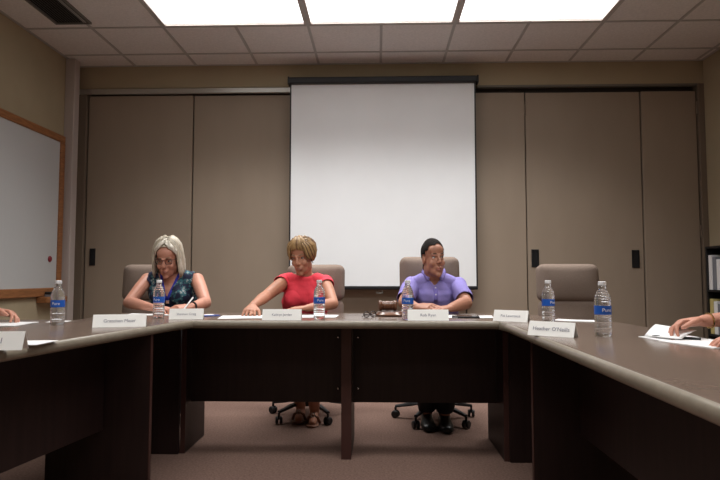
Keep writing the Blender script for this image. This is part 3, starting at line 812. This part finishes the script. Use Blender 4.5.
# hair locks
def head_pt(az, el, lift, rx=.078, ry=.098, rz=.094, c=(0,-.014,.034)):
    # az 0 = forward, +-90 sides, 180 back
    return V((c[0]+(rx+lift)*math.cos(el)*math.sin(az), c[1]+(ry+lift)*math.cos(el)*math.cos(az), c[2]+(rz+lift)*math.sin(el)))
def D(a): return math.radians(a)
hb_ = B()
rnd = random.Random(3)
for s_ in (-1,1):
    for i in range(56):
        f = i/55
        az = D(66 + f*114); lay = rnd.uniform(0,.012)
        a0 = D(12+f*120); 
        pts = []
        for e_, ff in ((82,0),(66,.35),(48,.65),(28,.85),(8,1)):
            pts.append(head_pt(s_*(a0*(1-ff)+az*ff), D(e_), .010+lay+.006*math.sin(ff*PI)))
        p = pts[-1].copy(); out = V((math.sin(s_*az),math.cos(az)*.6,0))
        Ltot = rnd.uniform(.150,.185) - (.01 if f < .2 else 0)
        for q_ in range(1,6):
            r_ = q_/5
            pts.append(V((p.x+out.x*(.010*math.sin(r_*PI*.7)) + rnd.uniform(-.003,.003), p.y+out.y*(.008*r_) + (.006*r_ if f<.35 else -.0*r_), p.z-Ltot*r_)))
        w_ = [.5,.9,1.1,1.2,1.2,1.2,1.15,1.1,.95,.35]
        tube(hb_, [hm1@q2 for q2 in pts], .0105, 7, mat_i=rnd.choice((0,0,1)), flat=.7, taper=w_)
    for i in range(14):       # locks falling from the parting over the top front
        f = i/13
        pts = [head_pt(s_*D(3), D(88-30*f), .008), head_pt(s_*D(14), D(76-30*f), .013), head_pt(s_*D(34), D(58-24*f), .016), head_pt(s_*D(56), D(38-18*f), .017), head_pt(s_*D(72), D(12-8*f), .015), head_pt(s_*D(80), D(-14), .012)]
        tube(hb_, [hm1@q2 for q2 in pts], .0095, 7, mat_i=rnd.choice((0,1,1)), flat=.6, taper=[.6,1,1.1,1.1,1,.5])
    for i in range(12):       # swept fringe
        f = i/11
        pts = [head_pt(s_*D(4+4*f), D(70-10*f), .010+.002*rnd.random()), head_pt(s_*D(10+10*f), D(50-6*f), .013), head_pt(s_*D(28+12*f), D(34-4*f), .014), head_pt(s_*D(50+10*f), D(18), .014), head_pt(s_*D(66+6*f), D(0), .012),
               head_pt(s_*D(72+6*f), D(-22), .010), head_pt(s_*D(76+6*f), D(-40), .022)]
        tube(hb_, [hm1@q2 for q2 in pts], .0095, 7, mat_i=rnd.choice((0,1,1)), flat=.6, taper=[.5,1,1.1,1.1,1,.9,.5])
obj('hair', hb_, [M['hairA'],M['hairB']], w1, smooth=True)
def scalp(parent, body, hm, m, off, front_el=38, low=-.03, name='scalp_hair'):
    inv = hm.inverted()
    def ok(c):
        p = inv @ c
        if p.length > .16: return False
        if p.z > .062 and p.y < .09: return p.z > .062 + max(0,(p.y-.035))*.9
        return p.y < .018 - (p.z<0)*.03 and p.z > low and not (abs(p.x) > .079)
    return garment(name, parent, body, ok, off, m, 0, th=.002)
scalp(w1, body, hm1, M['hairA'], .006, low=-.09)
# lanyard ribbons and watch
def surf_y(body_o, x, z, y0=-1, fallback=0):
    ok, loc, nr, ix = body_o.ray_cast(V((x,y0,z)), V((0,1,0)))
    return loc.y if ok else fallback
lb = B()
for s_ in (-1,1):
    pts = []
    for k in range(9):
        r_ = k/8; x = nk.x + s_*(.062*(1-r_)+.004); z = nk.z+.0 - r_*.19
        y = min(surf_y(top1, x, z, -1, 9), surf_y(body, x, z, -1, 9)) 
        if y > 8: y = nk.y
        pts.append(V((x, y-.005, z)))
    pts.insert(0, V((nk.x+s_*.058, nk.y+.03, nk.z+.03)))
    tube(lb, pts, .0085, 8, flat=.25)
obj('lanyard', lb, M['lanyard'], w1, smooth=True)
pb = pts[-1]
bm = B(); box(bm, -.012,.012,-.004,.002,-.022,.0, bev=.002); xf(bm, Matrix.Translation(pb)); obj('lanyard_clip', bm, M['steel'], w1)
def band(parent, el, wr, f, r, w_, m, name):
    p = el.lerp(wr, f); d = (wr-el).normalized(); bm = B(); x,y = frame_of(d)
    mx = Matrix(((x.x,y.x,d.x,p.x),(x.y,y.y,d.y,p.y),(x.z,y.z,d.z,p.z),(0,0,0,1)))
    lathe(bm, [(r-.001,-w_/2),(r+.003,-w_/2),(r+.003,w_/2),(r-.001,w_/2),(r-.001,-w_/2)], 24, mx); return obj(name, bm, m, parent, smooth='auto')
band(w1, J['ell'], J['wrl'], .93, .026, .014, M['leather'], 'wristwatch')

# --- woman in coral
ox, oy = -.50, 4.16
J = {}; std_legs(J, 0, 0); J['anr'] = V((-.03,-.02,.085)); J['knr'] = V((-.07,-.40,.54)); J['anl'] = V((.075,-.11,.085)); J['knl'] = V((.08,-.41,.54))
J['waist'] = L3(-.495,4.10,.72); J['chest'] = L3(-.492,4.03,.855); J['neck'] = L3(-.49,3.985,.985)
J['shr'] = L3(-.625,3.985,.930); J['shl'] = L3(-.355,4.01,.925)
J['elr'] = L3(-.70,3.755,.845); J['ell'] = L3(-.285,3.80,.795)
J['wrr'] = L3(-.735,3.51,.795); J['wrl'] = L3(-.43,3.64,.775)
J['handr'] = (V((.0,-1,-.30)), DN+V((0,.3,0)), 1, (.35,.5,.3)); J['handl'] = (V((-1,-.25,-.05)), DN, -1, (.2,.3,.2))
J['head_mx'] = headmx(L3(-.50,3.935,1.102), -.26, math.radians(15), .05, (.90,.93,.99))
w2, body, bones2 = person((ox,oy,0), 0, 'seated woman with short golden-brown hair in a coral top, reaching over papers', J, M['skin2'])
nk2 = J['neck'].copy()
def t_w2(c):
    n_, t_ = classify(c, bones2)
    if n_[:5] == 'upper': return t_ < .17
    if n_ != 'torso' or c.z < .55: return False
    dx = abs(c.x-nk2.x)
    lim = nk2.z - .022 + dx*.25
    if dx < .088 and c.z > lim: return False
    return True
def o_w2(c):
    n_, t_ = classify(c, bones2)
    return .008 + (.002 if n_[:5]=='upper' else 0)
garment('sleeveless_top', w2, body, t_w2, o_w2, M['coral'], .0035)
garment('skirt', w2, body, lambda c: (classify(c,bones2)[0][:3]=='leg' and c.z > .46 and c.y > -.48) or (classify(c,bones2)[0]=='torso' and c.z < .66), .010, M['blackcloth'], .003)
for t_ in 'rl':
    an = J['an'+t_]
    bm = B(); loft(bm, [(V((an.x,an.y,0))+V((0,-1,0))*t2+V((0,0,.008)), V((1,0,0))*a, V((0,0,1))*.007) for t2,a in ((-.06,.02),(-.04,.034),(.03,.034),(.09,.044),(.14,.04),(.17,.02))])
    sd = obj('sandal', bm, M['sandal'], w2, smooth=True)
    bm = B(); tube(bm, [(an.x-.045,an.y-.08,.012),(an.x-.03,an.y-.085,.05),(an.x,an.y-.09,.062),(an.x+.03,an.y-.085,.05),(an.x+.045,an.y-.08,.012)], .009, 8, flat=.4); obj('strap', bm, M['sandal'], sd, smooth=True)
    bm = B(); lathe(bm, [(.009,-.003),(.015,-.003),(.015,.003),(.009,.003),(.009,-.003)], 16, Matrix.Translation((an.x,an.y-.10,.066))@Matrix.Rotation(PI/2.3,4,'X')); obj('buckle', bm, M['steel'], sd, smooth=True)
hm2 = J['head_mx']; hb_ = B(); rnd = random.Random(5)
for s_ in (-1,1):
    for lay in range(3):
        for i in range(34):
            f = i/33; az = s_*D(52+f*128)
            lift = .004+.004*lay+rnd.uniform(0,.004)
            end = -26 if f < .3 else -44
            top_el = 84-16*lay
            els = [top_el, top_el*.6, 18, -6, end*.6, end]
            pts = [head_pt(az*(.55+.45*k/5), D(e_), lift + (.007*math.sin(k/5*PI))) for k, e_ in enumerate(els)]
            pts[-1] += V((math.sin(az)*.010, math.cos(az)*.006+.010*(f<.4), .0))
            tube(hb_, [hm2@q2 for q2 in pts], .0095, 7, mat_i=rnd.choice((0,1,1,2) if lay else (0,2,0)), flat=.65, taper=[.5,1,1.15,1.1,.9,.25])
    for i in range(18):     # fringe
        f = i/17; az = s_*D(4+f*50); lift = .007+rnd.uniform(0,.005)
        pts = [head_pt(az*.3, D(82), lift), head_pt(az*.6, D(62), lift+.004), head_pt(az*.85, D(42), lift+.006), head_pt(az*1.03, D(25), lift+.006), head_pt(az*1.15, D(14-14*f), lift+.004)]
        tube(hb_, [hm2@q2 for q2 in pts], .0085, 7, mat_i=rnd.choice((0,1,1,1)), flat=.6, taper=[.5,1,1.1,1,.25])
obj('hair', hb_, [M['hairC'],M['hairD'],M['hairE']], w2, smooth=True)
scalp(w2, body, hm2, M['hairC'], .007, low=-.06)

# --- man in lavender polo
ox, oy = .375, 4.14
J = {}; std_legs(J, 0, 0, .09); J['anr'] = V((-.06,-.16,.085)); J['anl'] = V((.05,-.20,.085))
J['waist'] = L3(.375,4.10,.72); J['chest'] = L3(.372,4.04,.85); J['neck'] = L3(.37,4.0,.985)
J['shr'] = L3(.222,4.01,.905); J['shl'] = L3(.528,4.01,.905)
J['elr'] = L3(.165,3.82,.80); J['ell'] = L3(.555,3.82,.80)
J['wrr'] = L3(.225,3.60,.785); J['wrl'] = L3(.43,3.58,.782)
J['handr'] = (V((.75,-.55,.05)), DN+V((.5,.1,0)), 1, (.5,.6,.5)); J['handl'] = (V((-.75,-.6,-.05)), DN, -1, (.25,.35,.3))
J['head_mx'] = headmx(L3(.364,3.955,1.085), .33, math.radians(-3), .04, (.87,.93,1.05))
J['gaze'] = -.003
mn, body, bones3 = person((ox,oy,0), 0, 'seated man with short dark hair in a lavender polo shirt, looking to the right', J, M['skin3'], male=True)
nk3 = J['neck'].copy()
def t_m(c):
    n_, t_ = classify(c, bones3)
    if n_[:5] == 'upper': return t_ < .80
    if n_ != 'torso' or c.z < .55: return False
    dx = abs(c.x-nk3.x)
    if c.z > nk3.z+.012 and dx < .09: return False
    if c.y < nk3.y-.01 and c.z > nk3.z-.075+dx*1.3 and dx < .08: return False
    return True
def o_m(c):
    n_, t_ = classify(c, bones3)
    return .007 + (.007*t_ if n_[:5]=='upper' else 0)
shirt = garment('polo_shirt', mn, body, t_m, o_m, M['lavender'], .004)
garment('trousers', mn, body, lambda c: t_leg(c, bones3), .012, M['blackcloth'], .003)
for t_ in 'rl': shoe(mn, J['an'+t_], V((0,-1,0)), M['leather'])
# collar: a folded band round the neck with two points in front
cb = B()
prev = None; N_ = 28; ri = []
for k in range(N_+1):
    a = -PI/2 + .42 + (2*PI-.84)*k/N_          # opening in front (-Y)
    rr = .066; cx = nk3.x+rr*math.cos(a)*1.05; cy = nk3.y+rr*math.sin(a)*.98+.012
    fr = max(0, -math.sin(a)); drop = .030*fr
    zt = nk3.z+.030-drop*1.5; ext = .020+.030*max(0,fr-.3)
    inner = V((cx-(cx-nk3.x)*.08, cy, zt)); outv = V((math.cos(a),math.sin(a),0))
    mid = V((cx,cy,zt+.003)); outer = V((cx,cy,zt)) + outv*ext*.55 + V((0,0,-ext*.95))
    row = [cb.verts.new(inner+V((0,0,-.03))), cb.verts.new(inner), cb.verts.new(mid+outv*.002), cb.verts.new(outer)]
    if prev:
        for j in range(3): cb.faces.new((prev[j],row[j],row[j+1],prev[j+1]))
    prev = row
co = obj('collar', cb, M['lavender'], mn, smooth=True); md = co.modifiers.new('s','SOLIDIFY'); md.thickness=.004; md.offset=0; bake(co)
pb_ = B(); pts = []
for k in range(6):
    z = nk3.z-.070-k*.022; y = surf_y(shirt, nk3.x+.004, z, -1, 0); pts.append(V((nk3.x+.004, y-.001, z)))
tube(pb_, pts, .013, 8, flat=.18); pl = obj('placket', pb_, M['lavdark'], shirt, smooth=True)
for k in (1,3):
    bm = B(); ball(bm, pts[k]+V((0,-.003,0)), (.005,.002,.005), 8); obj('button', bm, M['whitecap'], pl, smooth=True)
hm3 = J['head_mx']; inv3 = hm3.inverted()
def t_hair(c):
    p = inv3 @ c
    if p.length > .17: return False
    if p.z > .045: return p.y < .066 + (p.z-.09)*(-.25) + .006*math.sin(p.x*90) and not (p.z < .075 and p.y > .045)
    if abs(p.x) > .070 and -.035 < p.z < .025 and p.y > -.032: return p.y < .026 and p.y > .008 and p.z > -.02
    return p.y < .020 - max(0,.02-p.z)*.9 and p.z > -.075
garment('hair', mn, body, t_hair, .0035, M['hairF'], .0012, th=.003)

# --- persons at the sides: seen only by their hands
J = {}; std_legs(J, 0, 0)
# right-hand person sits facing -X : local -Y -> world -X  (rz = -90deg)
px, py = 1.70, 1.98
def LR(x,y,z):     # world -> local for rz=-PI/2
    d = Matrix.Rotation(PI/2,3,'Z') @ V((x-px,y-py,0)); return V((d.x,d.y,z))
def DR(x,y,z): return Matrix.Rotation(PI/2,3,'Z') @ V((x,y,z))
J['waist'] = V((0,-.02,.73)); J['chest'] = V((0,-.06,.87)); J['neck'] = V((0,-.09,1.01))
J['shr'] = V((-.18,-.08,.955)); J['shl'] = V((.18,-.08,.955))
J['head_mx'] = headmx(V((0,-.13,1.115)), 0, math.radians(15), 0)
J['elr'] = LR(1.45,2.26,.82); J['wrr'] = LR(1.175,2.215,.806)
J['handr'] = (DR(-1,-.02,-.10), DR(.0,-.35,-1), 1, (.45,.65,.5))
J['ell'] = LR(1.48,1.76,.81); J['wrl'] = LR(1.195,1.93,.785)
J['handl'] = (DR(-.9,.35,-.15), DN, -1, (.3,.4,.3))
# own right is -X local -> world +Y ... keep arms uncrossed
p4, body, b4 = person((px,py,0), -PI/2, 'person at the right edge, only forearm and hands lifting a page in view', J, M['skin1'])
def t_sh(bn, nk_):
    def f(c):
        n_, t_ = classify(c, bn)
        if n_[:5] == 'upper': return t_ < .7
        return n_ == 'torso' and c.z > .55 and not (abs(c.x-nk_.x) < .08 and c.z > nk_.z-.01)
    return f
garment('blouse', p4, body, t_sh(b4, J['neck']), .010, M['cream'], .003)
garment('trousers', p4, body, lambda c: t_leg(c, b4), .010, M['blackcloth'], .003)
for t_ in 'rl': shoe(p4, J['an'+t_], V((0,-1,0)), M['leather'])
scalp(p4, body, J['head_mx'], M['hairC'], .014, low=-.07, name='hair')
band(p4, J['elr'], J['wrr'], .93, .0255, .006, M['gold'], 'bracelet')
# left-hand person faces +X (rz = +90deg)
J = {}; std_legs(J, 0, 0); px, py = -2.52, 2.72
def LL(x,y,z):
    d = Matrix.Rotation(-PI/2,3,'Z') @ V((x-px,y-py,0)); return V((d.x,d.y,z))
def DL(x,y,z): return Matrix.Rotation(-PI/2,3,'Z') @ V((x,y,z))
J['waist'] = V((0,-.02,.73)); J['chest'] = V((0,-.06,.87)); J['neck'] = V((0,-.09,1.01))
J['shr'] = V((-.18,-.08,.955)); J['shl'] = V((.18,-.08,.955))
J['head_mx'] = headmx(V((0,-.13,1.115)), 0, math.radians(15), 0)
J['elr'] = LL(-2.25,2.48,.80); J['wrr'] = LL(-2.02,2.56,.785); J['handr'] = (DL(1,.1,-.1), DN, 1, (.3,.4,.3))
J['ell'] = LL(-2.15,2.98,.80); J['wrl'] = LL(-1.87,2.90,.795); J['handl'] = (DL(1,-.1,-.12), DN+DL(0,-.5,0), -1, (.5,.6,.4))
p5, body, b5 = person((px,py,0), PI/2, 'person at the left edge, only the fingers on the side table in view', J, M['skin1'])
garment('shirt', p5, body, t_sh(b5, J['neck']), .010, M['greyshirt'], .003)
garment('trousers', p5, body, lambda c: t_leg(c, b5), .010, M['denim'], .003)
for t_ in 'rl': shoe(p5, J['an'+t_], V((0,-1,0)), M['leather'])
scalp(p5, body, J['head_mx'], M['hairF'], .008, low=-.07, name='hair')

# ------------------------------------------------------------------ camera, world, view
w = bpy.data.worlds.new('room_air'); C.world = w; w.use_nodes = True
w.node_tree.nodes['Background'].inputs[0].default_value = (.02,.02,.02,1)
cam = bpy.data.cameras.new('camera'); co_ = bpy.data.objects.new('camera', cam); COL.objects.link(co_)
cam.sensor_width = 36; cam.lens = 30; cam.clip_start = .02
co_.location = (0,0,.965); co_.rotation_euler = (math.radians(93.5), 0, math.radians(1.72))
C.camera = co_
C.view_settings.view_transform = 'Standard'; C.view_settings.look = 'None'
C.view_settings.exposure = -.08; C.view_settings.gamma = 1; C.view_settings.use_curve_mapping = False
